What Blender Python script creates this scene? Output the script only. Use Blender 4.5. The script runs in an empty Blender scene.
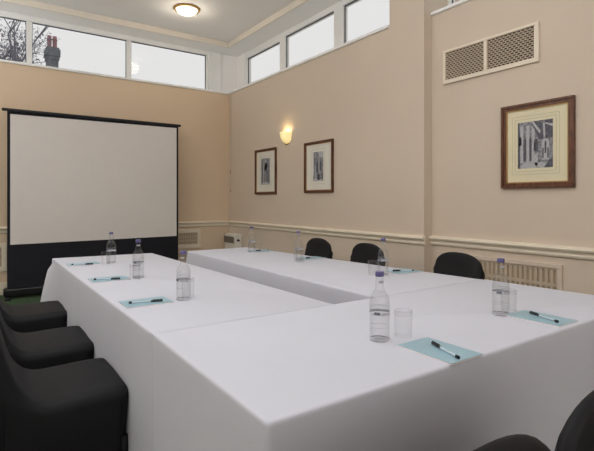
import bpy, bmesh, math, random
from mathutils import Vector, Matrix
random.seed(7)
PI = math.pi
scene = bpy.context.scene
COL = scene.collection

# ------------------------------------------------------------------ materials
def lin(c):
    return tuple(((v/255.0)/12.92 if v/255.0 <= 0.04045 else ((v/255.0+0.055)/1.055)**2.4) for v in c)

def mat(name, rgb, rough=0.6, metal=0.0, noise=0.04, scale=8.0, bump=0.0, bscale=60.0, spec=0.5,
        sheen=0.0, trans=0.0, emit=None, estr=0.0, ior=1.45):
    m = bpy.data.materials.new(name); m.use_nodes = True
    nt = m.node_tree; b = nt.nodes['Principled BSDF']
    c = lin(rgb)
    tc = nt.nodes.new('ShaderNodeTexCoord')
    n = nt.nodes.new('ShaderNodeTexNoise'); n.inputs['Scale'].default_value = scale
    n.inputs['Detail'].default_value = 3
    nt.links.new(tc.outputs['Object'], n.inputs['Vector'])
    r = nt.nodes.new('ShaderNodeValToRGB')
    r.color_ramp.elements[0].position = 0.3; r.color_ramp.elements[1].position = 0.7
    r.color_ramp.elements[0].color = tuple(v*(1-noise) for v in c)+(1,)
    r.color_ramp.elements[1].color = tuple(min(1, v*(1+noise)) for v in c)+(1,)
    nt.links.new(n.outputs['Fac'], r.inputs['Fac'])
    nt.links.new(r.outputs['Color'], b.inputs['Base Color'])
    b.inputs['Roughness'].default_value = rough
    b.inputs['Metallic'].default_value = metal
    b.inputs['Specular IOR Level'].default_value = spec
    b.inputs['IOR'].default_value = ior
    b.inputs['Transmission Weight'].default_value = trans
    if sheen:
        b.inputs['Sheen Weight'].default_value = sheen
        b.inputs['Sheen Roughness'].default_value = 0.4
    if bump:
        n2 = nt.nodes.new('ShaderNodeTexNoise'); n2.inputs['Scale'].default_value = bscale
        nt.links.new(tc.outputs['Object'], n2.inputs['Vector'])
        bp = nt.nodes.new('ShaderNodeBump'); bp.inputs['Strength'].default_value = bump
        bp.inputs['Distance'].default_value = 0.01
        nt.links.new(n2.outputs['Fac'], bp.inputs['Height'])
        nt.links.new(bp.outputs['Normal'], b.inputs['Normal'])
    if emit:
        b.inputs['Emission Color'].default_value = lin(emit)+(1,)
        b.inputs['Emission Strength'].default_value = estr
    return m

def glass_mat(name, tint, refl=0.12, body=0.0, bodycol=(200, 205, 210)):
    """thin clear glass: transparent + fresnel gloss + a little grey body"""
    m = bpy.data.materials.new(name); m.use_nodes = True
    nt = m.node_tree; nt.nodes.clear()
    out = nt.nodes.new('ShaderNodeOutputMaterial')
    tr = nt.nodes.new('ShaderNodeBsdfTransparent'); tr.inputs['Color'].default_value = lin(tint)+(1,)
    gl = nt.nodes.new('ShaderNodeBsdfGlossy'); gl.inputs['Roughness'].default_value = 0.03
    fr = nt.nodes.new('ShaderNodeLayerWeight'); fr.inputs['Blend'].default_value = refl
    mx = nt.nodes.new('ShaderNodeMixShader')
    pw = nt.nodes.new('ShaderNodeMath'); pw.operation = 'POWER'; pw.inputs[1].default_value = 3.0
    fr.inputs['Blend'].default_value = 0.5
    sc_ = nt.nodes.new('ShaderNodeMath'); sc_.operation = 'MULTIPLY_ADD'; sc_.inputs[1].default_value = refl*5; sc_.inputs[2].default_value = 0.015
    nt.links.new(fr.outputs['Facing'], pw.inputs[0]); nt.links.new(pw.outputs[0], sc_.inputs[0])
    nt.links.new(sc_.outputs[0], mx.inputs['Fac'])
    nt.links.new(tr.outputs[0], mx.inputs[1]); nt.links.new(gl.outputs[0], mx.inputs[2])
    last = mx
    if body:
        df = nt.nodes.new('ShaderNodeBsdfDiffuse'); df.inputs['Color'].default_value = lin(bodycol)+(1,)
        fc = nt.nodes.new('ShaderNodeLayerWeight'); fc.inputs['Blend'].default_value = 0.45
        ml = nt.nodes.new('ShaderNodeMath'); ml.operation = 'MULTIPLY'; ml.inputs[1].default_value = body
        nt.links.new(fc.outputs['Facing'], ml.inputs[0])
        m2 = nt.nodes.new('ShaderNodeMixShader')
        nt.links.new(ml.outputs[0], m2.inputs['Fac'])
        nt.links.new(mx.outputs[0], m2.inputs[1]); nt.links.new(df.outputs[0], m2.inputs[2])
        last = m2
    nt.links.new(last.outputs[0], out.inputs[0])
    return m

def wood_mat(name, a, b_, rough=0.35):
    m = mat(name, a, rough)
    nt = m.node_tree; b = nt.nodes['Principled BSDF']
    w = nt.nodes.new('ShaderNodeTexNoise'); w.inputs['Scale'].default_value = 14; w.inputs['Detail'].default_value = 6
    mp = nt.nodes.new('ShaderNodeMapping'); mp.inputs['Scale'].default_value = (1, 6, 1)
    tc = nt.nodes.new('ShaderNodeTexCoord'); nt.links.new(tc.outputs['Object'], mp.inputs['Vector'])
    nt.links.new(mp.outputs[0], w.inputs['Vector'])
    r = nt.nodes.new('ShaderNodeValToRGB'); r.color_ramp.elements[0].position = .35; r.color_ramp.elements[1].position = .65
    r.color_ramp.elements[0].color = lin(a)+(1,); r.color_ramp.elements[1].color = lin(b_)+(1,)
    nt.links.new(w.outputs['Fac'], r.inputs['Fac']); nt.links.new(r.outputs['Color'], b.inputs['Base Color'])
    return m

M = {}
M['wall'] = mat('cream_wall_paint', (213, 197, 179), 0.75, noise=0.02, scale=1.3, bump=0.04, bscale=90)
M['wall_back'] = mat('warm_cream_wall_paint', (221, 198, 170), 0.75, noise=0.02, scale=1.3, bump=0.04, bscale=90)
M['soffit'] = mat('white_soffit_paint', (250, 248, 246), 0.7, noise=0.015, scale=2)
M['cove'] = mat('cream_ceiling_edge_paint', (236, 226, 212), 0.7, noise=0.015, scale=2)
M['ceiling'] = mat('ceiling_paint', (246, 244, 243), 0.8, noise=0.015, scale=1.5)
M['trim'] = mat('cream_gloss_trim', (232, 220, 200), 0.35, noise=0.015, scale=3)
M['grille'] = mat('cream_vent_metal', (196, 178, 156), 0.45, noise=0.03, scale=20)
M['vent_dark'] = mat('vent_shadow', (46, 40, 34), 0.9)
M['vent_mid'] = mat('vent_recess_beige', (172, 154, 130), 0.9)
M['upvc'] = mat('white_window_frame', (240, 240, 238), 0.3, noise=0.01)
M['gasket'] = mat('dark_window_gasket', (60, 66, 80), 0.6)
M['pane'] = glass_mat('window_pane_glass', (251, 251, 251), 0.004)
M['cloth'] = mat('white_linen', (196, 197, 206), 0.85, noise=0.015, scale=3, bump=0.05, bscale=240, sheen=0.1)
M['chair'] = mat('black_stretch_fabric', (12, 12, 16), 0.62, noise=0.12, scale=10, bump=0.08, bscale=300, spec=0.35)
M['carpet'] = mat('green_patterned_carpet', (58, 80, 54), 0.95, noise=0.35, scale=22, bump=0.3, bscale=200)
M['screen'] = mat('matte_white_screen', (224, 218, 214), 0.9, noise=0.01)
M['screen_black'] = mat('black_screen_cloth', (24, 24, 32), 0.85, noise=0.08)
M['black_metal'] = mat('black_metal', (22, 22, 26), 0.4, noise=0.05)
M['frame_wood'] = wood_mat('brown_frame_wood', (76, 44, 28), (112, 68, 44))
M['gilt'] = mat('gilt_slip', (176, 140, 86), 0.4, metal=0.3)
M['mat_cream'] = mat('cream_mount_card', (226, 216, 184), 0.8, noise=0.01)
M['mat_white'] = mat('pale_mount_card', (224, 220, 208), 0.8, noise=0.01)
M['mat_line'] = mat('mount_wash_line', (190, 186, 156), 0.8)
M['ink_base'] = mat('engraving_grey', (136, 136, 140), 0.8, noise=0.45, scale=60)
M['ink_dark'] = mat('engraving_dark_ink', (92, 92, 100), 0.8, noise=0.4, scale=80)
M['ink_light'] = mat('engraving_light_ink', (178, 178, 180), 0.8, noise=0.2, scale=90)
M['heater'] = mat('white_heater_enamel', (226, 222, 212), 0.4)
M['heater_grille'] = mat('heater_grille_grey', (128, 120, 106), 0.6, noise=0.2, scale=60)
M['knob'] = mat('black_knob', (30, 26, 26), 0.4)
M['blue_paper'] = mat('pale_blue_card', (146, 178, 190), 0.35, noise=0.03, scale=10)
M['paper'] = mat('white_paper', (236, 228, 226), 0.8, noise=0.02)
M['pen_clear'] = mat('clear_blue_grey_plastic', (196, 212, 222), 0.2, noise=0.03)
M['pen_black'] = mat('black_pen_plastic', (22, 24, 32), 0.3)
M['bottle'] = glass_mat('clear_bottle_glass', (251, 251, 251), 0.04, body=0.10, bodycol=(172, 172, 174))
M['water'] = glass_mat('still_water', (252, 252, 252), 0.01, body=0.05, bodycol=(224, 224, 224))
M['tumbler'] = glass_mat('clear_tumbler_glass', (251, 251, 251), 0.05, body=0.10, bodycol=(180, 184, 190))
M['cap'] = mat('violet_blue_cap', (92, 88, 134), 0.4)
M['cap_grey'] = mat('dull_violet_cap', (104, 98, 122), 0.4)
M['label'] = mat('silver_grey_print', (178, 180, 186), 0.5, noise=0.45, scale=90)
M['label_dark'] = mat('dark_print', (96, 98, 110), 0.5, noise=0.3, scale=90)
M['sconce'] = mat('lit_sconce_glass', (250, 236, 190), 0.3, emit=(255, 226, 150), estr=0.62)
M['brass'] = mat('brass', (190, 150, 84), 0.35, metal=0.7)
M['dome'] = mat('lit_dome_glass', (255, 250, 238), 0.3, emit=(255, 248, 232), estr=1.1)
M['cord'] = mat('off_white_cord', (176, 154, 128), 0.7)
M['table_top'] = wood_mat('beech_table_top', (170, 130, 88), (186, 146, 104))
M['grey_metal'] = mat('grey_metal', (120, 122, 126), 0.35, metal=0.8)
M['bark'] = mat('grey_bark', (112, 110, 122), 0.9, noise=0.2)
M['leaf'] = mat('dark_leaves', (108, 112, 130), 0.8, noise=0.3)
M['shrub'] = mat('green_leaves', (96, 122, 108), 0.8, noise=0.3)
M['stone'] = mat('grey_chimney_stone', (112, 116, 120), 0.9, noise=0.2, scale=5)
M['pot'] = mat('terracotta_chimney_pot', (150, 112, 114), 0.8, noise=0.1)
M['roof'] = mat('slate_roof', (86, 90, 98), 0.8, noise=0.2)
M['render_wall'] = mat('pale_house_render', (190, 184, 172), 0.9, noise=0.05)
M['bounce_ground'] = mat('pale_bounce_ground', (216, 212, 204), 0.95, noise=0.1, scale=2)  # unseen ground, made pale to bounce daylight up onto soffit and ceiling

# ------------------------------------------------------------------ helpers
def obj(name, bm, m, parent=None, smooth=False, bevel=0.0, auto=None):
    me = bpy.data.meshes.new(name)
    bmesh.ops.recalc_face_normals(bm, faces=bm.faces)
    bm.to_mesh(me); bm.free()
    me.materials.append(m if not isinstance(m, str) else M[m])
    o = bpy.data.objects.new(name, me); COL.objects.link(o)
    if smooth:
        for p in me.polygons: p.use_smooth = True
        if auto is not None:
            try:
                me.set_sharp_from_angle(angle=auto)
            except Exception: pass
    if bevel:
        b = o.modifiers.new('bevel', 'BEVEL'); b.width = bevel; b.segments = 2; b.limit_method = 'ANGLE'
    if parent: o.parent = parent
    return o

def tag(o, label=None, cat=None, group=None, kind=None):
    if label: o['label'] = label
    if cat: o['category'] = cat
    if group: o['group'] = group
    if kind: o['kind'] = kind
    return o

def thing(name, label, cat, loc=(0, 0, 0), rz=0.0, group=None, kind=None):
    o = bpy.data.objects.new(name, None); COL.objects.link(o)
    o.empty_display_size = 0.1
    o.location = loc; o.rotation_euler = (0, 0, rz)
    return tag(o, label, cat, group, kind)

def dup(root, loc, rz, label, group=None, sc=None):
    def cp(o, par):
        c = o.copy(); COL.objects.link(c)
        if par is not None: c.parent = par
        for ch in kids[o.name]: cp(ch, c)
        return c
    kids = {}
    def walk(o):
        kids[o.name] = list(o.children)
        for ch in o.children: walk(ch)
    walk(root)
    r = cp(root, None)
    r.location = loc; r.rotation_euler = (0, 0, rz); r['label'] = label
    if group: r['group'] = group
    if sc: r.scale = sc
    return r

def box(bm, x0, x1, y0, y1, z0, z1):
    vs = [bm.verts.new((x, y, z)) for z in (z0, z1) for y in (y0, y1) for x in (x0, x1)]
    for f in ((0, 2, 3, 1), (4, 5, 7, 6), (0, 1, 5, 4), (2, 6, 7, 3), (0, 4, 6, 2), (1, 3, 7, 5)):
        bm.faces.new([vs[i] for i in f])

def bx(*a):
    bm = bmesh.new(); box(bm, *a); return bm

def boxes(lst):
    bm = bmesh.new()
    for a in lst: box(bm, *a)
    return bm

def lathe(bm, prof, seg=24, c=(0, 0, 0), caps=True):
    rings = []
    for r, z in prof:
        if r < 1e-5:
            rings.append([bm.verts.new((c[0], c[1], c[2]+z))])
        else:
            rings.append([bm.verts.new((c[0]+r*math.cos(2*PI*k/seg), c[1]+r*math.sin(2*PI*k/seg), c[2]+z)) for k in range(seg)])
    for a, b in zip(rings, rings[1:]):
        for k in range(seg):
            k2 = (k+1) % seg
            if len(a) == 1 and len(b) == 1: continue
            if len(a) == 1: bm.faces.new((a[0], b[k], b[k2]))
            elif len(b) == 1: bm.faces.new((a[k], a[k2], b[0]))
            else: bm.faces.new((a[k], a[k2], b[k2], b[k]))
    if caps:
        if len(rings[0]) > 1: bm.faces.new(rings[0][::-1])
        if len(rings[-1]) > 1: bm.faces.new(rings[-1])

def tube(bm, p, q, r1, r2=None, seg=8, cap=True):
    p = Vector(p); q = Vector(q); r2 = r1 if r2 is None else r2
    d = (q-p).normalized(); u = d.orthogonal().normalized(); v = d.cross(u)
    A = [bm.verts.new(p+u*(r1*math.cos(2*PI*k/seg))+v*(r1*math.sin(2*PI*k/seg))) for k in range(seg)]
    B = [bm.verts.new(q+u*(r2*math.cos(2*PI*k/seg))+v*(r2*math.sin(2*PI*k/seg))) for k in range(seg)]
    for k in range(seg):
        k2 = (k+1) % seg; bm.faces.new((A[k], A[k2], B[k2], B[k]))
    if cap:
        bm.faces.new(A[::-1]); bm.faces.new(B)

def struct(name, bm, m, bevel=0.0, parent=None):
    o = obj(name, bm, m, parent, bevel=bevel)
    if parent is None: o['kind'] = 'structure'
    return o

# ------------------------------------------------------------------ setting
XW, XW2, YB = 3.445, 3.556, 6.942          # right wall (far part), right wall (near part), back wall
XL, YF = -2.6, -2.6                        # left and front walls, out of view
D = 0.37                                   # window recess
YP = 2.885                                 # where the right wall steps back
ZS, ZSOF, ZC = 2.963, 3.715, 3.80          # sill, soffit, ceiling
T = 0.55

struct('floor', bx(XL-.3, XW2+.3, YF-.3, YB+.3, -0.1, 0), 'carpet')
struct('wall_back', bx(XL, XW+T, YB, YB+T, 0, ZS-.02), 'wall_back')
bm = bmesh.new()
box(bm, XW, XW+T, YP, YB, 0, ZS-.02)
struct('wall_right', bm, 'wall')
struct('wall_right_near', bx(XW2, XW+T, YF, YP, 0, ZS-.02), 'wall')
struct('wall_left', bx(XL-.2, XL, YF-.2, YB+.2, 0, 3.95), 'wall')
struct('wall_front', bx(XL, XW+T, YF-.2, YF, 0, 3.95), 'wall')
# pier between windows of the right wall
struct('wall_pier', bx(XW, XW+T, YP, 3.325, ZS-.02, ZC), 'wall')
# recess corner walls (upper part)
struct('wall_corner_upper', boxes([(3.455, XW+T, YB+D, YB+T, ZS-.02, ZC), ]), 'soffit')
struct('ceiling', bx(XL-.2, XW+T+.1, YF-.2, YB+T+.1, ZC, ZC+.15), 'ceiling')
struct('trim_soffit_back', bx(XL, XW+T, YB+.004, YB+T, ZSOF, ZC), 'soffit')
struct('trim_soffit_right', bx(XW+.004, XW+T, YF, YB+.004, ZSOF, ZC), 'soffit')
struct('trim_cove_back', bx(XL, XW, YB-.022, YB+.006, ZSOF-.004, ZC), 'cove', bevel=.008)
struct('trim_cove_right', bx(XW-.022, XW+.006, 3.325, YB-.022, ZSOF-.004, ZC), 'cove', bevel=.008)
struct('trim_cove_near', bx(XW2-.03, XW2, YF, YP, ZSOF-.004, ZC), 'cove', bevel=.008)
# window ledges
struct('trim_sill_back', bx(XL, XW+D, YB-.022, YB+D+.02, ZS-.02, ZS+.012), 'upvc', bevel=.006)
struct('trim_sill_right', bx(XW-.022, XW+D+.02, 3.325, YB-.022, ZS-.02, ZS+.012), 'upvc', bevel=.006)
struct('trim_sill_near', bx(XW2-.022, XW+D+.02, YF, YP, ZS-.02, ZS+.012), 'upvc', bevel=.006)

# dado rail with a moulded section, extruded along a wall
def rail(name, horiz, at, a0, a1, zt=0.865):
    prof = [(0, 0), (.038, -.006), (.046, -.02), (.04, -.034), (.026, -.04), (.02, -.058), (.024, -.066), (.02, -.08), (.008, -.088), (0, -.09)]
    bm = bmesh.new(); R = []
    for a in (a0, a1):
        R.append([bm.verts.new((at-d, a, zt+z) if horiz == 'Y' else (a, at-d, zt+z)) for d, z in prof])
    n = len(prof)
    for i in range(n):
        j = (i+1) % n; bm.faces.new((R[0][i], R[0][j], R[1][j], R[1][i]))
    bm.faces.new(R[0]); bm.faces.new(R[1][::-1])
    return struct(name, bm, 'trim')
rail('trim_dado_rail_back', 'X', YB, XL, XW, 0.865)
rail('trim_dado_rail_right', 'Y', XW, YP-.02, YB, 0.865)
rail('trim_dado_rail_near', 'Y', XW2, YF, YP, 0.865)
struct('baseboard_back', bx(XL, XW, YB-.022, YB, 0, .16), 'trim', bevel=.006)
struct('baseboard_right', bx(XW-.022, XW, YP, YB-.022, 0, .16), 'trim', bevel=.006)
struct('baseboard_near', bx(XW2-.022, XW2, YF, YP, 0, .16), 'trim', bevel=.006)

# windows -----------------------------------------------------------------
wn = 0
def window(axis, a0, a1, z0=ZS+.012, z1=ZSOF, m0=.035, m1=.035, sash=0.0):
    """axis 'X': in the back wall, spanning a0..a1 in X; 'Y': in the right wall"""
    global wn; wn += 1
    p = YB+D if axis == 'X' else XW+D
    w = bpy.data.objects.new('window_%d' % wn, None); COL.objects.link(w)
    w.location = ((a0+a1)/2, p, z0) if axis == 'X' else (p, (a0+a1)/2, z0)
    w['kind'] = 'structure'
    inv = Matrix.Translation(w.location).inverted()
    def B(lst):
        out = bmesh.new()
        for (s0, s1, d0, d1, c0, c1) in lst:
            if axis == 'X': box(out, s0, s1, p+d0, p+d1, c0, c1)
            else: box(out, p+d0, p+d1, s0, s1, c0, c1)
        out.transform(inv); return out
    zb, zt = 3.055-sash*.4, 3.640-sash*.35
    zb = 3.055+sash*.0
    g0, g1 = a0+m0, a1-m1
    fr = B([(a0, a1, -.03, .05, z0, zb), (a0, a1, -.03, .05, zt, z1), (a0, g0, -.03, .05, zb, zt), (g1, a1, -.03, .05, zb, zt)])
    f = obj('frame', fr, 'upvc', w, bevel=.004)
    gk = .007
    obj('gasket', B([(g0, g1, -.004, .01, zb, zb+gk), (g0, g1, -.004, .01, zt-gk*1.6, zt), (g0, g0+gk, -.004, .01, zb, zt), (g1-gk, g1, -.004, .01, zb, zt)]), 'gasket', w)
    obj('pane', B([(g0, g1, .012, .018, zb, zt)]), 'pane', w)
    return w
for a0, a1 in ((-2.6, -2.03), (-2.03, -.70), (-.70, .606), (.606, 1.929), (1.929, 3.23)):
    window('X', a0, a1)
window('Y', 5.85, 7.03, m1=.075, m0=.07, sash=.1)
window('Y', 4.54, 5.85, m0=.09, m1=.073)
window('Y', 3.325, 4.54, m0=.03, m1=.09)
for a0, a1 in ((1.75, 2.885), (.5, 1.75), (-.9, .5), (-2.6, -.9)): window('Y', a0, a1)
struct('trim_window_post', boxes([(3.23, 3.455, YB+D-.05, YB+D+.1, ZS+.012, ZSOF)]), 'upvc', bevel=.005)
struct('trim_window_post_right', boxes([(XW+D-.03, XW+D+.1, 7.03, YB+D, ZS+.012, ZSOF)]), 'soffit')

# ------------------------------------------------------------------ wall vents
def brick_grille(y0, y1, z0, z1, rows, cols, th, bar):
    """plate with staggered slots, at local x=0, thickness th toward -x"""
    bm = bmesh.new(); H = (z1-z0)/rows; W = (y1-y0)/cols
    for i in range(rows+1):
        z = z0+i*H; box(bm, -th, 0, y0, y1, z-bar/2, z+bar/2)
    for i in range(rows):
        off = 0 if i % 2 else W/2
        k = 0
        while y0+off+k*W <= y1+1e-6:
            y = y0+off+k*W; k += 1
            box(bm, -th, 0, max(y0, y-bar*.8), min(y1, y+bar*.8), z0+i*H+bar/2, z0+(i+1)*H-bar/2)
    return bm
v = thing('air_vent', 'cream double air vent of slotted grilles high on the right wall', 'vent', (XW2, 2.3, 2.255))
# outer frame: y 1.855..2.745 ; z 2.262..2.565
fy0, fy1, fz0, fz1 = 1.862-2.3, 2.745-2.3, 0.008, .315
obj('frame', boxes([(-.02, 0, fy0, fy1, fz0, fz0+.036), (-.02, 0, fy0, fy1, fz1-.022, fz1), (-.02, 0, fy0, fy0+.036, fz0+.036, fz1-.022),
                    (-.02, 0, fy1-.026, fy1, fz0+.036, fz1-.022), (-.02, 0, .0, .03, fz0+.036, fz1-.022)]), 'trim', v, bevel=.003)
obj('grille', brick_grille(.03, fy1-.026, fz0+.036, fz1-.022, 14, 11, .012, .0052), 'grille', v)
obj('grille', brick_grille(fy0+.036, .0, fz0+.036, fz1-.022, 14, 11, .012, .0052), 'grille', v)
obj('backing', bx(-.003, -.001, fy0+.02, fy1-.02, fz0+.02, fz1-.01), 'vent_dark', v)

def low_vent(name, label, loc, rz, W, Hh, cols):
    t = thing(name, label, 'vent', loc, rz)
    fw = .035 if W > 1 else .055
    obj('frame', boxes([(-.022, 0, 0, W, 0, fw), (-.022, 0, 0, W, Hh-fw, Hh), (-.022, 0, 0, fw, fw, Hh-fw), (-.022, 0, W-fw, W, fw, Hh-fw)]), 'wall' if W > 1 else 'trim', t, bevel=.004)
    bm = bmesh.new(); cw = (W-2*fw)/cols
    for k in range(cols+1):
        y = fw+k*cw; box(bm, -.012, 0, y-cw*.26, y+cw*.26, fw, Hh-fw)
    nrow = 3
    for k in range(nrow+1):
        z = fw+k*(Hh-2*fw)/nrow; box(bm, -.0125, 0, fw, W-fw, z-.012, z+.012)
    obj('grille', bm, 'grille', t)
    obj('backing', bx(-.003, -.001, fw*.6, W-fw*.6, fw*.6, Hh-fw*.6), 'vent_mid', t)
    return t
low_vent('heating_vent', 'long cream slotted heating vent panel low on right wall behind rail', (XW2, 1.69, .28), 0, 1.13, .445, 26)
low_vent('heating_vent', 'small cream vent panel on back wall right of the screen', (2.0, YB, .45), -PI/2*-1*-1, .94, .295, 22)
bpy.data.objects['heating_vent.001'].rotation_euler = (0, 0, PI/2)
bpy.data.objects['heating_vent.001'].location = (2.94, YB, .45)
t3 = low_vent('heating_vent', 'cream vent panel on back wall left of the screen', (.33, YB, .30), PI/2, .94, .36, 22)

# heater --------------------------------------------------------------------
h = thing('convector_heater', 'white convector heater with grey grille in the far corner', 'heater', (XW, 6.665, .12))
obj('casing', bx(-.11, -.0, -.175, .215, 0, .545), 'heater', h, bevel=.012)
obj('grille', boxes([(-.119, -.108, -.12, .205, .40, .50)]+[(-.125, -.117, -.12, .205, .405+.018*i, .412+.018*i) for i in range(6)]), 'heater_grille', h)
bm = bmesh.new(); tube(bm, (-.07, -.175, .45), (-.07, -.20, .45), .018); tube(bm, (-.07, -.20, .45), (-.07, -.215, .45), .013)
obj('knob', bm, 'knob', h, smooth=True, auto=.6)
for yy in (-.14, .14):
    obj('bracket', bx(-.10, -.0, yy-.015, yy+.015, -.12, .0), 'heater', h)

# window cord ------------------------------------------------------------------
c = thing('window_cord', 'thin window opening cord hanging on the right wall near the corner', 'cord', (XW-.004, 6.868, 1.33))
bm = bmesh.new(); tube(bm, (0, 0, .02), (0, 0, 1.60), .0028, seg=6); obj('cord', bm, 'cord', c)
bm = bmesh.new(); lathe(bm, [(.003, .31), (.009, .315), (.011, .33), (.008, .352), (.003, .356)], 10, (-.006, 0, 0)); obj('toggle', bm, 'cord', c, smooth=True)
bm = bmesh.new(); lathe(bm, [(.003, 0), (.009, .004), (.008, .03), (.003, .034)], 10, (-.006, 0, 0)); obj('tassel', bm, 'cord', c, smooth=True)

# ------------------------------------------------------------------ pictures
def arch(bm, cy, z0, w, hgt, x, th=.0006, pointed=True, n=10):
    """filled gothic arch in the YZ plane"""
    pts = [(cy-w/2, z0), (cy+w/2, z0)]
    zs = z0+hgt-w*.8 if pointed else z0+hgt-w/2
    for i in range(n+1):
        a = i/n
        if pointed:
            yy = cy+w/2*(1-2*a); zz = zs+(w*.8)*(1-abs(1-2*a)**1.7)
        else:
            yy = cy+w/2*math.cos(PI*a); zz = zs+w/2*math.sin(PI*a)
        pts.append((yy, zz))
    vs = [bm.verts.new((x, y, z)) for y, z in pts]
    bm.faces.new(vs)
def quad(bm, x, pts):
    bm.faces.new([bm.verts.new((x, y, z)) for y, z in pts])
def picture(label, x, y0, y1, z0, z1, mats, fw, print_r, style):
    """wall picture hung on the right wall, local origin centre bottom on the wall"""
    W = y1-y0; Hh = z1-z0
    t = thing('framed_picture', label, 'picture', (x, (y0+y1)/2, z0))
    w2 = W/2
    fr = bmesh.new()
    for (oo, ii, d) in ((0, fw*.45, .030), (fw*.45, fw, .022)):
        for b_ in ((-d, 0, -w2+oo, w2-oo, oo, ii), (-d, 0, -w2+oo, w2-oo, Hh-ii, Hh-oo), (-d, 0, -w2+oo, -w2+ii, ii, Hh-ii), (-d, 0, w2-ii, w2-oo, ii, Hh-ii)):
            box(fr, *b_)
    obj('frame', fr, 'frame_wood', t, bevel=.002)
    s = fw*.18
    obj('slip', boxes([(-.018, -.004, -w2+fw, w2-fw, fw, fw+s), (-.018, -.004, -w2+fw, w2-fw, Hh-fw-s, Hh-fw), (-.018, -.004, -w2+fw, -w2+fw+s, fw, Hh-fw), (-.018, -.004, w2-fw-s, w2-fw, fw, Hh-fw)]), 'gilt', t)
    mt = obj('mount', bx(-.010, -.002, -w2+fw*.9, w2-fw*.9, fw*.9, Hh-fw*.9), mats, t)
    # print rectangle
    py0, py1, pz0, pz1 = print_r
    py0 -= (y0+y1)/2; py1 -= (y0+y1)/2; pz0 -= z0; pz1 -= z0
    L = bmesh.new()
    for o_ in (.028,) if style < 2 else (.022, .045):
        e = .0035
        for b_ in ((-.0108, -.010, py0-o_, py1+o_, pz0-o_-e, pz0-o_), (-.0108, -.010, py0-o_, py1+o_, pz1+o_, pz1+o_+e), (-.0108, -.010, py0-o_-e, py0-o_, pz0-o_-e, pz1+o_+e), (-.0108, -.010, py1+o_, py1+o_+e, pz0-o_-e, pz1+o_+e)):
            box(L, *b_)
    obj('border_line', L, 'mat_line', t)
    pr = obj('print', bx(-.0115, -.0101, py0, py1, pz0, pz1), 'ink_base', t)
    lt = bmesh.new(); dk = bmesh.new(); x1, x2, x3 = -.0119, -.0123, -.0127
    W_, H_ = py1-py0, pz1-pz0
    P = lambda u, v: (py0+u*W_, pz0+v*H_)     # u grows toward +Y which is LEFT in the photo
    def q(bm, x, *uv): quad(bm, x, [P(*a) for a in uv])
    def ar(bm, x, u, v0, w, h_): arch(bm, py0+u*W_, pz0+v0*H_, w*W_, h_*H_, x)
    if style == 2:      # vaulted gothic hall: light arcade to the left, dark vault and window to the right
        q(dk, x1, (0, .62), (0, 1), (.62, 1), (.38, .6))
        q(lt, x2, (.36, .72), (.62, 1), (.54, 1), (.33, .78)); q(lt, x2, (.0, .84), (0, .9), (.5, 1), (.44, 1))
        q(lt, x2, (.25, .62), (.28, .98), (.22, .98), (.20, .62))
        for u in (.88, .70, .55): q(lt, x1, (u-.045, .12), (u+.045, .12), (u+.045, .9), (u-.045, .93))
        for u, w in ((.79, .09), (.625, .07)): ar(dk, x2, u, .16, w, .5)
        ar(dk, x1, .47, .35, .12, .28); ar(dk, x1, .93, .5, .08, .2)
        ar(lt, x1, .2, .16, .2, .5); ar(dk, x2, .2, .3, .05, .26); ar(dk, x2, .13, .2, .04, .22); ar(dk, x2, .27, .2, .04, .22)
        q(lt, x1, (0, 0), (1, 0), (.8, .13), (.1, .1)); q(dk, x2, (.0, 0), (.25, .0), (.1, .16), (0, .2))
        q(dk, x1, (.93, 0), (1, 0), (1, 1), (.95, 1)); q(lt, x1, (.42, .05), (.5, .05), (.5, .3), (.42, .32))
    elif style == 1:    # tall ruined facade
        q(lt, x1, (0, .78), (0, 1), (.5, 1), (.4, .82)); q(lt, x1, (.9, .2), (1, .2), (1, 1), (.92, 1))
        for u, v0, w, h_ in ((.25, .35, .2, .35), (.6, .3, .2, .4), (.45, .05, .25, .25), (.8, .55, .12, .3)): ar(dk, x2, u, v0, w, h_)
        for u in (.4, .74): q(lt, x2, (u-.04, .1), (u+.04, .1), (u+.03, .95), (u-.03, .95))
        q(lt, x1, (0, 0), (1, 0), (.9, .1), (.2, .07)); q(dk, x2, (.02, .1), (.15, .1), (.1, .3), (.03, .28))
    else:               # tall nave
        q(lt, x1, (.15, .55), (.45, .95), (.6, .95), (.8, .5)); ar(lt, x1, .42, .1, .34, .75); ar(dk, x2, .42, .12, .14, .5)
        for u in (.12, .28, .62, .85): q(dk, x2, (u-.05, .08), (u+.03, .08), (u+.03, .9), (u-.03, .94))
        q(lt, x1, (0, 0), (1, 0), (.8, .1), (.2, .1)); q(lt, x2, (.68, .1), (.76, .1), (.75, .9), (.7, .9))
    obj('light_ink', lt, 'ink_light', pr); obj('dark_ink', dk, 'ink_dark', pr)
    return t
picture('large brown framed gothic interior print with cream mount, near right', XW2, 1.603, 2.166, 1.293, 1.956, 'mat_cream', .042, (1.758, 2.03, 1.448, 1.81), 2)
picture('small brown framed engraving right of the wall light, with square mount', XW, 4.21, 4.775, 1.291, 1.918, 'mat_white', .030, (4.40, 4.60, 1.43, 1.79), 1)
picture('small brown framed engraving nearest the far corner, left of wall light', XW, 5.458, 6.035, 1.286, 1.936, 'mat_white', .030, (5.63, 5.87, 1.42, 1.80), 0)

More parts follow.
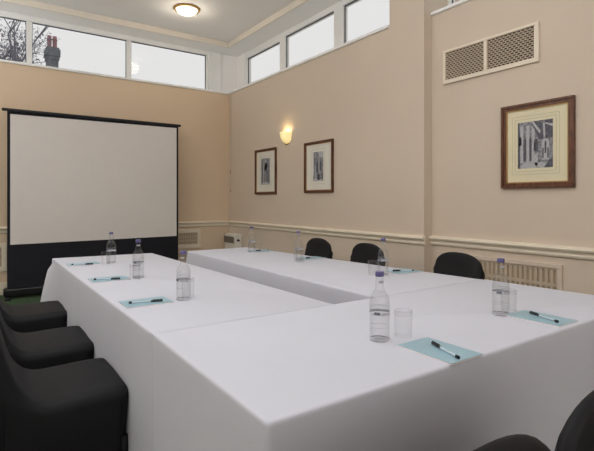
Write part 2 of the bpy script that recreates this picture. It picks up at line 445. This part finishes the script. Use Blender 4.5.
# wall sconce -------------------------------------------------------------------
s = thing('wall_light', 'small lit half-bowl wall light glowing between and above two prints', 'wall light', (XW, 5.19, 1.955))
bm = bmesh.new(); n = 16; rings = []
for (r, z) in ((.012, 0), (.05, .012), (.085, .04), (.105, .08), (.115, .125), (.12, .16), (.113, .16), (.105, .12), (.09, .07), (.05, .03), (.012, .018)):
    rings.append([bm.verts.new((-r*math.sin(PI*k/n), r*math.cos(PI*k/n), z)) for k in range(n+1)])
for a, b in zip(rings, rings[1:]):
    for k in range(n): bm.faces.new((a[k], a[k+1], b[k+1], b[k]))
obj('shade', bm, 'sconce', s, smooth=True)
obj('back_plate', bx(-.012, 0, -.05, .05, -.01, .15), 'brass', s, bevel=.004)
bm = bmesh.new(); lathe(bm, [(.0, -.022), (.01, -.016), (.012, -.004), (.006, .002), (.0, .004)], 12, (-.012, 0, 0)); obj('finial', bm, 'brass', s, smooth=True)
ld = bpy.data.lights.new('wall_light_bulb', 'POINT'); ld.energy = 1.0; ld.color = (1, .80, .46); ld.shadow_soft_size = .03
lo = bpy.data.objects.new('wall_light_bulb', ld); lo.location = (-.06, 0, .15); lo.parent = s; COL.objects.link(lo)
s.scale = (.88, .85, .95)

# ceiling lamp --------------------------------------------------------------------
s = thing('ceiling_light', 'round lit ceiling light with brass rim near the far windows', 'ceiling light', (2.361, 6.03, ZC))
bm = bmesh.new(); lathe(bm, [(.0, -.085), (.05, -.082), (.10, -.066), (.135, -.04), (.15, -.012), (.15, -.004)], 28); obj('glass_dome', bm, 'dome', s, smooth=True)
bm = bmesh.new(); lathe(bm, [(.152, -.0), (.178, -.0), (.176, -.018), (.164, -.026), (.152, -.02)], 28, caps=False); obj('rim', bm, 'brass', s, smooth=True)
for k in range(3):
    a = k*2*PI/3+.5
    bm = bmesh.new(); lathe(bm, [(0, -.045), (.011, -.04), (.012, -.028), (.006, -.02), (0, -.018)], 10, (.172*math.cos(a), .172*math.sin(a), 0)); obj('clip', bm, 'upvc', s, smooth=True)
ld = bpy.data.lights.new('ceiling_bulb', 'POINT'); ld.energy = 4; ld.color = (1, .9, .74); ld.shadow_soft_size = .1
lo = bpy.data.objects.new('ceiling_bulb', ld); lo.location = (0, 0, -.2); lo.parent = s; COL.objects.link(lo)

# ------------------------------------------------------------------ projection screen
SY = 6.64
s = thing('projection_screen', 'large white pull-up projection screen with black borders on the floor', 'screen', (1.385, SY, 0))
x0, x1 = .318-1.385, 2.468-1.385
obj('black_border', bx(x0, x1, .004, .010, .10, 2.30), 'screen_black', s)
bm = bmesh.new()
vs = [(.350-1.385, .655), (2.440-1.385, .672), (2.440-1.385, 2.262), (.350-1.385, 2.25)]
A = [bm.verts.new((x, -.002, z)) for x, z in vs]; B_ = [bm.verts.new((x, .004, z)) for x, z in vs]
bm.faces.new(A); bm.faces.new(B_[::-1])
for i in range(4): bm.faces.new((A[i], A[(i+1) % 4], B_[(i+1) % 4], B_[i]))
obj('white_surface', bm, 'screen', s)
bm = bmesh.new(); box(bm, .262-1.385, 2.505-1.385, -.018, .026, 2.285, 2.318); obj('top_bar', bm, 'black_metal', s, bevel=.008)
bm = bmesh.new(); box(bm, x0-.04, x1+.04, -.06, .07, .03, .125); obj('housing', bm, 'black_metal', s, bevel=.02)
for sx in (x0+.0, x1-.0):
    obj('foot', boxes([(sx-.025, sx+.025, -.16, .2, 0, .03)]), 'black_metal', s, bevel=.008)
bm = bmesh.new()
tube(bm, (0, .05, .1), (0, .05, 2.29), .014); tube(bm, (0, .05, .1), (0, .05, 1.2), .02); obj('support_pole', bm, 'black_metal', s, smooth=True, auto=.6)

# ------------------------------------------------------------------ tables and cloths
def drape(name, label, quad_, flare, seed, rad=(.012,)*4, top=.75, tight=-1):
    """cloth over a quad table top (counter-clockwise), hanging to the floor with rounded edge and soft folds"""
    rnd = random.Random(seed)
    Q = [Vector((x, y, 0)) for x, y in quad_]
    ctr = sum(Q, Vector())/4
    fac = []
    per = []      # perimeter (point, outward, corner weight)
    for i in range(4):
        R = rad[i]
        p, q_ = Q[i], Q[(i+1) % 4]; pr = Q[i-1]
        d = (q_-p).normalized(); n = Vector((d.y, -d.x, 0)); dp = (p-pr).normalized(); npv = Vector((dp.y, -dp.x, 0))
        L = (q_-p).length; m = max(8, int(L/.045))
        # corner arc
        for k in range(5):
            a = k/4; nn = (npv*(1-a)+n*a).normalized()
            per.append((p - (npv+n)*R + nn*R, nn, i, 0.0)); fac.append(.26 if tight in (i, (i-1) % 4) else 1)
        for k in range(1, m):
            s_ = k/m*L
            if s_ < .03 or L-s_ < .03: continue
            per.append((p+d*s_, n, i if s_ < L/2 else (i+1) % 4, min(s_, L-s_))); fac.append(.26 if tight == i else 1)
    bm = bmesh.new()
    ph = [rnd.uniform(0, 6.28) for _ in range(6)]
    prof = [(-.010, 0.0), (-.004, -.0015), (-.001, -.005), (.0, -.012), (.001, -.04)]
    levels = [.09, .17, .27, .38, .50, .62, .738]
    rings = []
    cum = 0; cs = []
    for j, (p, n, ci, dist) in enumerate(per):
        if j: cum += (p-per[j-1][0]).length
        cs.append(cum)
    for (o_, dz) in prof:
        rings.append([bm.verts.new((p.x+n.x*o_*fk, p.y+n.y*o_*fk, top+dz*(fk if dz > -.03 else 1))) for (p, n, ci, d_), fk in zip(per, fac)])
    for lv in levels:
        ring = []
        for j, (p, n, ci, d_) in enumerate(per):
            g = lv/.74
            fold = (.0055*math.sin(cs[j]*9+ph[0])+.004*math.sin(cs[j]*17+ph[1])+.003*math.sin(cs[j]*31+ph[2]))*g
            w = math.exp(-(d_/.16)**2)
            o_ = (.001+.004*g+fold*(1-w*.6))*(1 if fac[j] == 1 else 0)+flare[ci]*g**.75*w
            nn = n
            if flare[ci] and d_ < .45:
                cdir = (Q[ci]-ctr); cdir = Vector((math.copysign(1, cdir.x), math.copysign(1, cdir.y), 0)).normalized()
                nn = (n*(1-w)+cdir*w*1.1)
            ring.append(bm.verts.new((p.x+nn.x*o_, p.y+nn.y*o_, top-lv)))
        rings.append(ring)
    N = len(per)
    for a, b in zip(rings, rings[1:]):
        for j in range(N): bm.faces.new((a[j], a[(j+1) % N], b[(j+1) % N], b[j]))
    bm.faces.new(rings[0])
    o = obj(name, bm, 'cloth', smooth=True, auto=math.radians(50))
    return tag(o, label, 'tablecloth')

def table(label, quad_):
    cx = sum(p[0] for p in quad_)/4; cy_ = sum(p[1] for p in quad_)/4
    t = thing('conference_table', label, 'table', (cx, cy_, 0))
    def ins(k): return [(cx+(x-cx)*(1-k*0)-math.copysign(k, x-cx), cy_+(y-cy_)-math.copysign(k, y-cy_)) for x, y in quad_]
    q1 = ins(.02); bm = bmesh.new()
    lo_ = [bm.verts.new((x-cx, y-cy_, .712)) for x, y in q1]; hi = [bm.verts.new((x-cx, y-cy_, .742)) for x, y in q1]
    bm.faces.new(lo_[::-1]); bm.faces.new(hi)
    for i in range(4): bm.faces.new((lo_[i], lo_[(i+1) % 4], hi[(i+1) % 4], hi[i]))
    obj('tabletop', bm, 'table_top', t)
    for x, y in ins(.10):
        bm = bmesh.new(); tube(bm, (x-cx, y-cy_, 0), (x-cx, y-cy_, .712), .018, seg=12); obj('leg', bm, 'grey_metal', t, smooth=True, auto=.6)
    return t
FQ4 = [(.484, .802), (2.43, .802), (2.385, 1.558), (.491, 1.558)]
LQ = [(.491, 1.5585), (1.275, 1.5585), (1.239, 3.95), (.488, 4.03)]
RQ = [(1.530, 1.5585), (2.365, 1.5585), (2.134, 3.935), (1.535, 3.92)]
drape('tablecloth', 'white cloth over the wide front table nearest the viewer', FQ4, (.012, .02, 0, 0), 3, (.012, .012, .002, .002), tight=2)
drape('tablecloth', 'white cloth over the left table beside the row of black chairs', LQ, (0, 0, .06, .16), 5, (.002, .002, .012, .012), tight=0)
drape('tablecloth', 'white cloth over the right table along the picture wall', RQ, (0, 0, .05, .05), 8, (.002, .002, .012, .012), tight=0)
table('front table hidden under white cloth nearest the viewer', FQ4)
table('left table hidden under white cloth beside the row of black chairs', LQ)
table('right table hidden under white cloth along the picture wall', RQ)

# ------------------------------------------------------------------ chairs
def catmull(P, n=4):
    out = []; N = len(P)
    for i in range(N):
        p0, p1, p2, p3 = P[i-1], P[i], P[(i+1) % N], P[(i+2) % N]
        for k in range(n):
            t_ = k/n
            out.append(tuple(.5*((2*p1[c])+(-p0[c]+p2[c])*t_+(2*p0[c]-5*p1[c]+4*p2[c]-p3[c])*t_*t_+(-p0[c]+3*p1[c]-3*p2[c]+p3[c])*t_**3) for c in (0, 1)))
    return out
PROF = [(.204, .05), (.198, .16), (.196, .28), (.202, .38), (.207, .44), (.203, .470), (.182, .486), (.08, .488), (-.04, .485), (-.09, .490), (-.125, .512),
        (-.158, .56), (-.183, .63), (-.203, .71), (-.217, .78), (-.225, .822), (-.236, .84), (-.250, .838), (-.262, .815), (-.264, .72), (-.258, .58),
        (-.248, .44), (-.238, .28), (-.245, .16), (-.262, .05), (-.24, .04), (-.17, .14), (-.02, .19), (.12, .14), (.19, .04)]
def make_chair(label, loc, rz, group):
    t = thing('banquet_chair', label, 'chair', loc, rz, group)
    prof = catmull(PROF, 4); N = len(prof)
    nrm = []
    for i in range(N):
        a, b = prof[i-1], prof[(i+1) % N]; dx, dz = b[0]-a[0], b[1]-a[1]; L = math.hypot(dx, dz) or 1
        nrm.append((-dz/L, dx/L))     # inward (outline runs clockwise from the front up and over)
    # decide orientation by signed area
    A = sum(prof[i][0]*prof[(i+1) % N][1]-prof[(i+1) % N][0]*prof[i][1] for i in range(N))
    sg = 1 if A > 0 else -1
    HW, RR = .222, .038
    sl = []
    for k in range(7): a = PI/2*k/6; sl.append((-(HW-RR)-RR*math.cos(a), RR*(1-math.sin(a))))
    m = 14
    for k in range(1, m): sl.append((-(HW-RR)+2*(HW-RR)*k/m, 0))
    for k in range(7): a = PI/2*(1-k/6); sl.append(((HW-RR)+RR*math.cos(a), RR*(1-math.sin(a))))
    bm = bmesh.new(); R = []
    for (y, ins) in sl:
        ring = []
        tt = min(1, abs(y)/HW)
        dome = .12*(1-math.sqrt(max(0, 1-tt**2.6)))
        for i, (x, z) in enumerate(prof):
            insx = ins*min(1, .55+.45)
            px_ = x+sg*nrm[i][0]*insx; pz = z+sg*nrm[i][1]*insx
            if pz > .50: pz = .50+(pz-.50)*(1-dome/.34)
            # crown of the seat
            if .4 < z < .5 and x > -.12: pz += .006*(1-tt**2)
            wz = 1.0-.05*math.exp(-((z-.27)/.13)**2)
            if z > .5: wz = 1.0-.03*(z-.5)/.34
            if z < .22: wz = 1.0+.07*(1-z/.22)
            if z < .25: # hem arches between the feet
                pz += (.10*(1-tt**2))*(1-z/.25)
            ring.append(bm.verts.new((px_, y*wz, pz)))
        R.append(ring)
    for a, b in zip(R, R[1:]):
        for i in range(N): bm.faces.new((a[i], a[(i+1) % N], b[(i+1) % N], b[i]))
    f1 = bm.faces.new(R[0]); f2 = bm.faces.new(R[-1][::-1])
    res = bmesh.ops.triangulate(bm, faces=[f1, f2])
    bmesh.ops.recalc_face_normals(bm, faces=bm.faces)
    up = bm.copy()
    isup = lambda f: f.calc_center_median().z > .495
    bmesh.ops.delete(bm, geom=[f for f in bm.faces if isup(f)], context='FACES')
    bmesh.ops.delete(up, geom=[f for f in up.faces if not isup(f)], context='FACES')
    obj('seat', bm, 'chair', t, smooth=True, auto=math.radians(70))
    obj('backrest', up, 'chair', t, smooth=True, auto=math.radians(70))
    for sx in (.185, -.24):
        for sy in (-.2, .2):
            b2 = bmesh.new(); lathe(b2, [(.016, 0), (.021, .004), (.021, .02), (.017, .07), (.02, .2), (.015, .3)], 14, (sx*(1.0), sy, 0))
            obj('leg', b2, 'chair', t, smooth=True)
    return t
GL, GR, GF = 'black chairs along the left table', 'black chairs along the right table', 'black chairs tucked at the front table'
ch = make_chair('black stretch-covered chair nearest the viewer on the left', (.283, 2.04, 0), 0, GL)
dup(ch, (.290, 2.69, 0), .0, 'black stretch-covered chair in the middle of the left row', GL)
dup(ch, (.290, 3.49, 0), .0, 'black stretch-covered chair farthest along the left row, closest to screen', GL)
dup(ch, (2.525, 3.62, 0), PI, 'black round-topped chair behind right table, farthest from the viewer', GR, (1, .93, .985))
dup(ch, (2.545, 2.95, 0), PI, 'black round-topped chair behind right table, middle of three', GR, (1, .93, .985))
dup(ch, (2.58, 2.06, 0), PI, 'black round-topped chair behind right table, largest, beside the long vent', GR, (1, .93, .985))
dup(ch, (.600, .612, 0), PI/2, 'black chair with only its top showing at bottom edge by front cloth', GF, (.88, .98, 1))
dup(ch, (1.030, .612, 0), PI/2, 'black chair in the bottom right corner against the front cloth', GF, (.88, .98, 1))

# ------------------------------------------------------------------ bottles, glasses, pads, pens
TZ = .7503
def make_bottle(label, loc, group):
    t = thing('water_bottle', label, 'bottle', loc, 0, group)
    out = [(.0, .004), (.022, .002), (.029, 0), (.0315, .004), (.032, .012), (.032, .120), (.0312, .132), (.027, .146), (.020, .157), (.0150, .166), (.0135, .178), (.0125, .206)]
    bm = bmesh.new(); lathe(bm, out, 24, caps=False); g = obj('glass_body', bm, 'bottle', t, smooth=True)
    bm = bmesh.new(); lathe(bm, [(0, .010), (.0255, .010), (.029, .0155), (.029, .120), (.0283, .131), (.024, .145), (.0175, .156), (0, .156)], 24); obj('water', bm, 'water', t, smooth=True)
    bm = bmesh.new(); lathe(bm, [(.0, .221), (.0130, .221), (.0140, .219), (.0140, .207), (.0135, .2055), (.0, .2055)], 20, caps=False); cp = obj('cap', bm, 'cap', t, smooth=True, auto=.7)
    cp['label'] = 'violet blue screw cap'
    def band(z0, z1, m, a0=0, a1=2*PI, r=.0323):
        b = bmesh.new(); n = 24; lo_, hi = [], []
        for k in range(n+1):
            a = a0+(a1-a0)*k/n
            lo_.append(b.verts.new((r*math.cos(a), r*math.sin(a), z0))); hi.append(b.verts.new((r*math.cos(a), r*math.sin(a), z1)))
        for k in range(n): b.faces.new((lo_[k], lo_[k+1], hi[k+1], hi[k]))
        return obj('printed_band', b, m, t, smooth=True)
    band(.086, .094, 'label'); band(.106, .1072, 'label'); band(.046, .0472, 'label')
    band(.088, .096, 'label_dark', -2.9, -2.3, .0326); band(.185, .193, 'label', -2.6, -1.2, .0137)
    band(.003, .007, 'label', 0, 2*PI, .0318)
    return t
def make_glass(label, loc, group):
    t = thing('drinking_glass', label, 'glass', loc, 0, group)
    bm = bmesh.new(); lathe(bm, [(.024, .0), (.0265, .001), (.0275, .004), (.0295, .086)], 24, caps=False)
    obj('bowl', bm, 'tumbler', t, smooth=True, auto=.8)
    bm = bmesh.new(); lathe(bm, [(.0297, .083), (.0300, .0868), (.0285, .0885), (.0272, .0868), (.0274, .083)], 24, caps=False)
    r = obj('rim', bm, 'bottle', t, smooth=True)
    bm = bmesh.new(); lathe(bm, [(.0293, .070), (.0299, .079)], 24, caps=False); obj('printed_band', bm, 'bottle', t, smooth=True)
    return t
def make_pad(label, loc, rz, group):
    t = thing('note_pad', label, 'note pad', loc, rz, group)
    obj('page_block', bx(-.0705, .0705, -.099, .099, 0, .0035), 'paper', t)
    obj('cover', bx(-.071, .071, -.100, .100, .0035, .0050), 'blue_paper', t, bevel=.0005)
    return t
def make_pen(label, loc, rz, group):
    """pen lies along local x; the black cap at -x"""
    t = thing('ballpoint_pen', label, 'pen', loc, rz, group)
    bm = bmesh.new(); tube(bm, (-.02, 0, .0045), (.058, 0, .0045), .0037, seg=10); obj('barrel', bm, 'pen_clear', t, smooth=True, auto=.6)
    bm = bmesh.new(); tube(bm, (-.068, 0, .0045), (-.02, 0, .0045), .0040, .0046, seg=10); tube(bm, (-.070, 0, .0045), (-.068, 0, .0045), .003, .0042, seg=10)
    box(bm, -.066, -.028, -.0012, .0012, .0095, .0115); box(bm, -.068, -.062, -.0012, .0012, .004, .0115); obj('cap', bm, 'pen_black', t, smooth=True, auto=.6)
    bm = bmesh.new(); tube(bm, (.058, 0, .0045), (.070, 0, .0045), .0048, seg=10); obj('end_plug', bm, 'pen_black', t, smooth=True, auto=.6)
    return t

B = [('tall clear water bottle with violet cap beside the nearest blue pad', 1.066, 1.072),
     ('clear water bottle with violet cap left of the far right front blue pad', 1.694, 1.040),
     ('clear water bottle with violet cap on left table, nearest, alone', .772, 2.012),
     ('clear water bottle on left table, middle of three, before black screen', .774, 2.728),
     ('clear water bottle at the far end of left table by screen', .800, 3.488),
     ('clear water bottle on right table nearest the corner heater', 1.968, 3.53),
     ('clear water bottle on right table below the small right print', 1.962, 2.812),
     ('clear water bottle on right table seen just above the nearest bottle', 2.015, 1.996)]
b0 = None
for lab, x, y in B:
    if b0 is None: b0 = make_bottle(lab, (x, y, TZ), 'water bottles on the tables')
    else: dup(b0, (x, y, TZ), random.uniform(-.5, .5), lab)
G = [('clear tumbler right of the nearest bottle, behind nearest blue pad', 1.160, 1.058),
     ('clear tumbler partly behind the bottle by the right front blue pad', 1.775, 1.055),
     ('clear tumbler just behind the nearest bottle of the left table', .815, 2.07),
     ('clear tumbler left of the middle bottle on the left table', .740, 2.672),
     ('clear tumbler in front of far bottle on left table', .750, 3.425),
     ('clear tumbler beside the far bottle on right table', 1.99, 3.455),
     ('clear tumbler in front of middle bottle on right table', 1.93, 2.745),
     ('clear tumbler left of the bottle above the nearest bottle', 1.955, 2.02)]
g0 = None
for lab, x, y in G:
    if g0 is None: g0 = make_glass(lab, (x, y, TZ), 'tumblers on the tables')
    else: dup(g0, (x, y, TZ), 0, lab)
# pads: (centre, rotation)   long side along local y
Pd = [('pale blue note pad on front table nearest the viewer', 1.137, .897, 0.0),
      ('pale blue note pad at the right end of front table', 1.762, .918, .0),
      ('pale blue note pad on left table nearest the viewer', .615, 2.050, PI/2+.0),
      ('pale blue note pad on left table, middle of three', .622, 2.765, PI/2),
      ('pale blue note pad on left table closest to screen', .620, 3.53, PI/2),
      ('pale blue note pad on right table at its far end', 2.06, 3.535, PI/2),
      ('pale blue note pad on right table before the middle chair', 2.12, 2.87, PI/2),
      ('pale blue note pad on right table left of the largest round-topped chair', 2.20, 2.01, PI/2)]
p0 = None
for lab, x, y, r in Pd:
    if p0 is None: p0 = make_pad(lab, (x, y, TZ), r, 'note pads on the tables')
    else: dup(p0, (x, y, TZ), r, lab)
PZ = TZ+.0052
def pen_rot(a, b): return math.atan2(b[1]-a[1], b[0]-a[0])
Pn = [('pen with black cap lying on the nearest blue pad', (1.157, .936), (1.112, .812)),
      ('pen with black cap lying on the blue pad at the right end', (1.786, .975), (1.735, .842)),
      ('pen with black cap on nearest pad of the left table', (.678, 2.010), (.540, 2.048)),
      ('pen with black cap on middle pad of the left table', (.670, 2.70), (.540, 2.765)),
      ('pen with black cap on the left table pad closest to screen', (.670, 3.43), (.540, 3.49)),
      ('pen on pad at the far end of right table', (2.020, 3.525), (2.14, 3.55)),
      ('pen on pad before the middle chair of right table', (2.055, 2.845), (2.19, 2.895)),
      ('pen with black cap on the right table pad left of largest chair', (2.135, 2.035), (2.267, 1.98))]
q0 = None
for lab, a, b in Pn:
    loc = ((a[0]+b[0])/2, (a[1]+b[1])/2, PZ); r = pen_rot(a, b)
    if q0 is None: q0 = make_pen(lab, loc, r, 'pens on the note pads')
    else: dup(q0, loc, r, lab)

# ------------------------------------------------------------------ outside
g = struct('ground', bx(-60, 60, -30, 90, -.5, -.12), 'bounce_ground')
# house beyond the wall whose chimney shows above the sill
hs = thing('neighbouring_house', 'grey stone chimney with two terracotta pots seen through back window', 'building', (3.15, 26, .04))
obj('wall', bx(-5, 5, -3.5, 3.5, 0, 5.2), 'render_wall', hs)
bm = bmesh.new()
V = [bm.verts.new(p) for p in ((-5.3, -3.8, 5.2), (5.3, -3.8, 5.2), (5.3, 3.8, 5.2), (-5.3, 3.8, 5.2), (-5.3, 0, 7.0), (5.3, 0, 7.0))]
for f in ((0, 1, 5, 4), (2, 3, 4, 5), (0, 4, 3), (1, 2, 5), (3, 2, 1, 0)): bm.faces.new([V[i] for i in f])
obj('roof', bm, 'roof', hs)
CH = (0.0, 0.0)
chy = obj('chimney', boxes([(-.25, .25, -.3, .3, 5.5, 8.12), (-.29, .29, -.34, .34, 8.12, 8.28), (-.33, .33, -.38, .38, 8.28, 8.62), (-.28, .28, -.33, .33, 8.62, 8.72)]), 'stone', hs)
for sx in (-.12, .12):
    bm = bmesh.new(); lathe(bm, [(.10, 8.72), (.12, 8.78), (.10, 8.86), (.10, 9.12), (.12, 9.15), (.12, 9.21), (.09, 9.22), (.10, 9.34), (.0, 9.36)], 14, (sx, 0, 0))
    obj('chimney_pot', bm, 'pot', chy, smooth=True)

def tree(name, label, loc, height, seed, leaf_m, leafn, spread=1.0, depth=6, leafsize=.1):
    rnd = random.Random(seed)
    t = thing(name, label, 'tree', loc)
    bm = bmesh.new(); tips = []
    def grow(p, d, L, r, k):
        q_ = p+d*L
        tube(bm, p, q_, r, r*.68, seg=5 if k > 3 else 4, cap=False)
        if k <= 3: tips.append((p+q_)/2); tips.append(q_)
        if k == 0: return
        for i in range(3 if k > 1 else 2):
            ax = Vector((rnd.gauss(0, 1), rnd.gauss(0, 1), rnd.gauss(0, .6))).normalized()
            nd = (d+ax*.62*spread).normalized(); nd = (nd+Vector((0, 0, .08))).normalized()
            grow(q_, nd, L*rnd.uniform(.66, .84), r*.62, k-1)
    grow(Vector((0, 0, 0)), Vector((0, 0, 1)), height*.27, height*.016, depth)
    obj('branches', bm, 'bark', t)
    if leafn:
        lb = bmesh.new()
        for i in range(leafn):
            c_ = rnd.choice(tips)+Vector((rnd.gauss(0, .1), rnd.gauss(0, .1), rnd.gauss(0, .1)))
            s_ = leafsize*rnd.uniform(.5, 1.2)
            u = Vector((rnd.gauss(0, 1), rnd.gauss(0, 1), rnd.gauss(0, 1))).normalized(); v_ = u.orthogonal().normalized()
            lb.faces.new([lb.verts.new(c_+u*s_), lb.verts.new(c_+v_*s_*.5), lb.verts.new(c_-u*s_), lb.verts.new(c_-v_*s_*.5)])
        obj('leaves', lb, leaf_m, t)
    return t
tree('garden_tree', 'bare twiggy tree seen through the far left window pane', (.25, 17, -.12), 8.4, 4, 'leaf', 5200, 1.2, 7, .055)
tree('garden_bush_tree', 'dark green treetop at the bottom of right window nearest corner', (12.6, 21.0, -.12), 7.1, 9, 'shrub', 5200, 1.0, 5, .16)

# ------------------------------------------------------------------ light
w = bpy.data.worlds.new('sky'); scene.world = w; w.use_nodes = True
nt = w.node_tree; bg = nt.nodes['Background']
tc = nt.nodes.new('ShaderNodeTexCoord'); gr = nt.nodes.new('ShaderNodeSeparateXYZ'); rp = nt.nodes.new('ShaderNodeValToRGB')
nt.links.new(tc.outputs['Generated'], gr.inputs[0]); nt.links.new(gr.outputs['Z'], rp.inputs['Fac'])
rp.color_ramp.elements[0].color = (.84, .835, .83, 1); rp.color_ramp.elements[1].color = (.88, .88, .88, 1)
nt.links.new(rp.outputs['Color'], bg.inputs['Color']); bg.inputs['Strength'].default_value = 1.0

def area(name, loc, rot, sx, sy, e, col):
    l = bpy.data.lights.new(name, 'AREA'); l.shape = 'RECTANGLE'; l.size = sx; l.size_y = sy; l.energy = e; l.color = col
    o = bpy.data.objects.new(name, l); o.location = loc; o.rotation_euler = rot; COL.objects.link(o); return o
area('fill_ceiling_up', (.6, 1.6, 3.22), (PI, 0, 0), 3.4, 3.4, 64, (.92, .96, 1.0))  # added fill with no fixture, aimed up to brighten the ceiling
area('fill_rear', (.3, -2.4, 2.0), (math.radians(90), 0, 0), 4.5, 2.2, 52, (1.0, .95, .93))  # added fill behind the camera; the front wall has no window
area('fill_left', (-2.45, 2.6, 2.7), (0, math.radians(-90), 0), 1.4, 5.5, 14, (.95, .97, 1.0))  # added fill in front of the blank left wall, facing the room
area('fill_left_up', (-2.1, 3.8, 2.3), (PI, 0, 0), .6, 5.6, 120, (.90, .95, 1.0))  # added upward fill strip out of view, lifts ceiling and soffits

# ------------------------------------------------------------------ camera
cd = bpy.data.cameras.new('camera'); cam = bpy.data.objects.new('camera', cd); COL.objects.link(cam)
cam.location = (0, 0, 1.2); cam.rotation_euler = (PI/2, 0, -.6063)
cd.sensor_width = 36; cd.lens = 463.9/594*36; cd.shift_y = -(225.5-200.1)/594; cd.clip_start = .05; cd.clip_end = 300
scene.camera = cam
scene.view_settings.view_transform = 'Standard'
scene.view_settings.exposure = 0.0
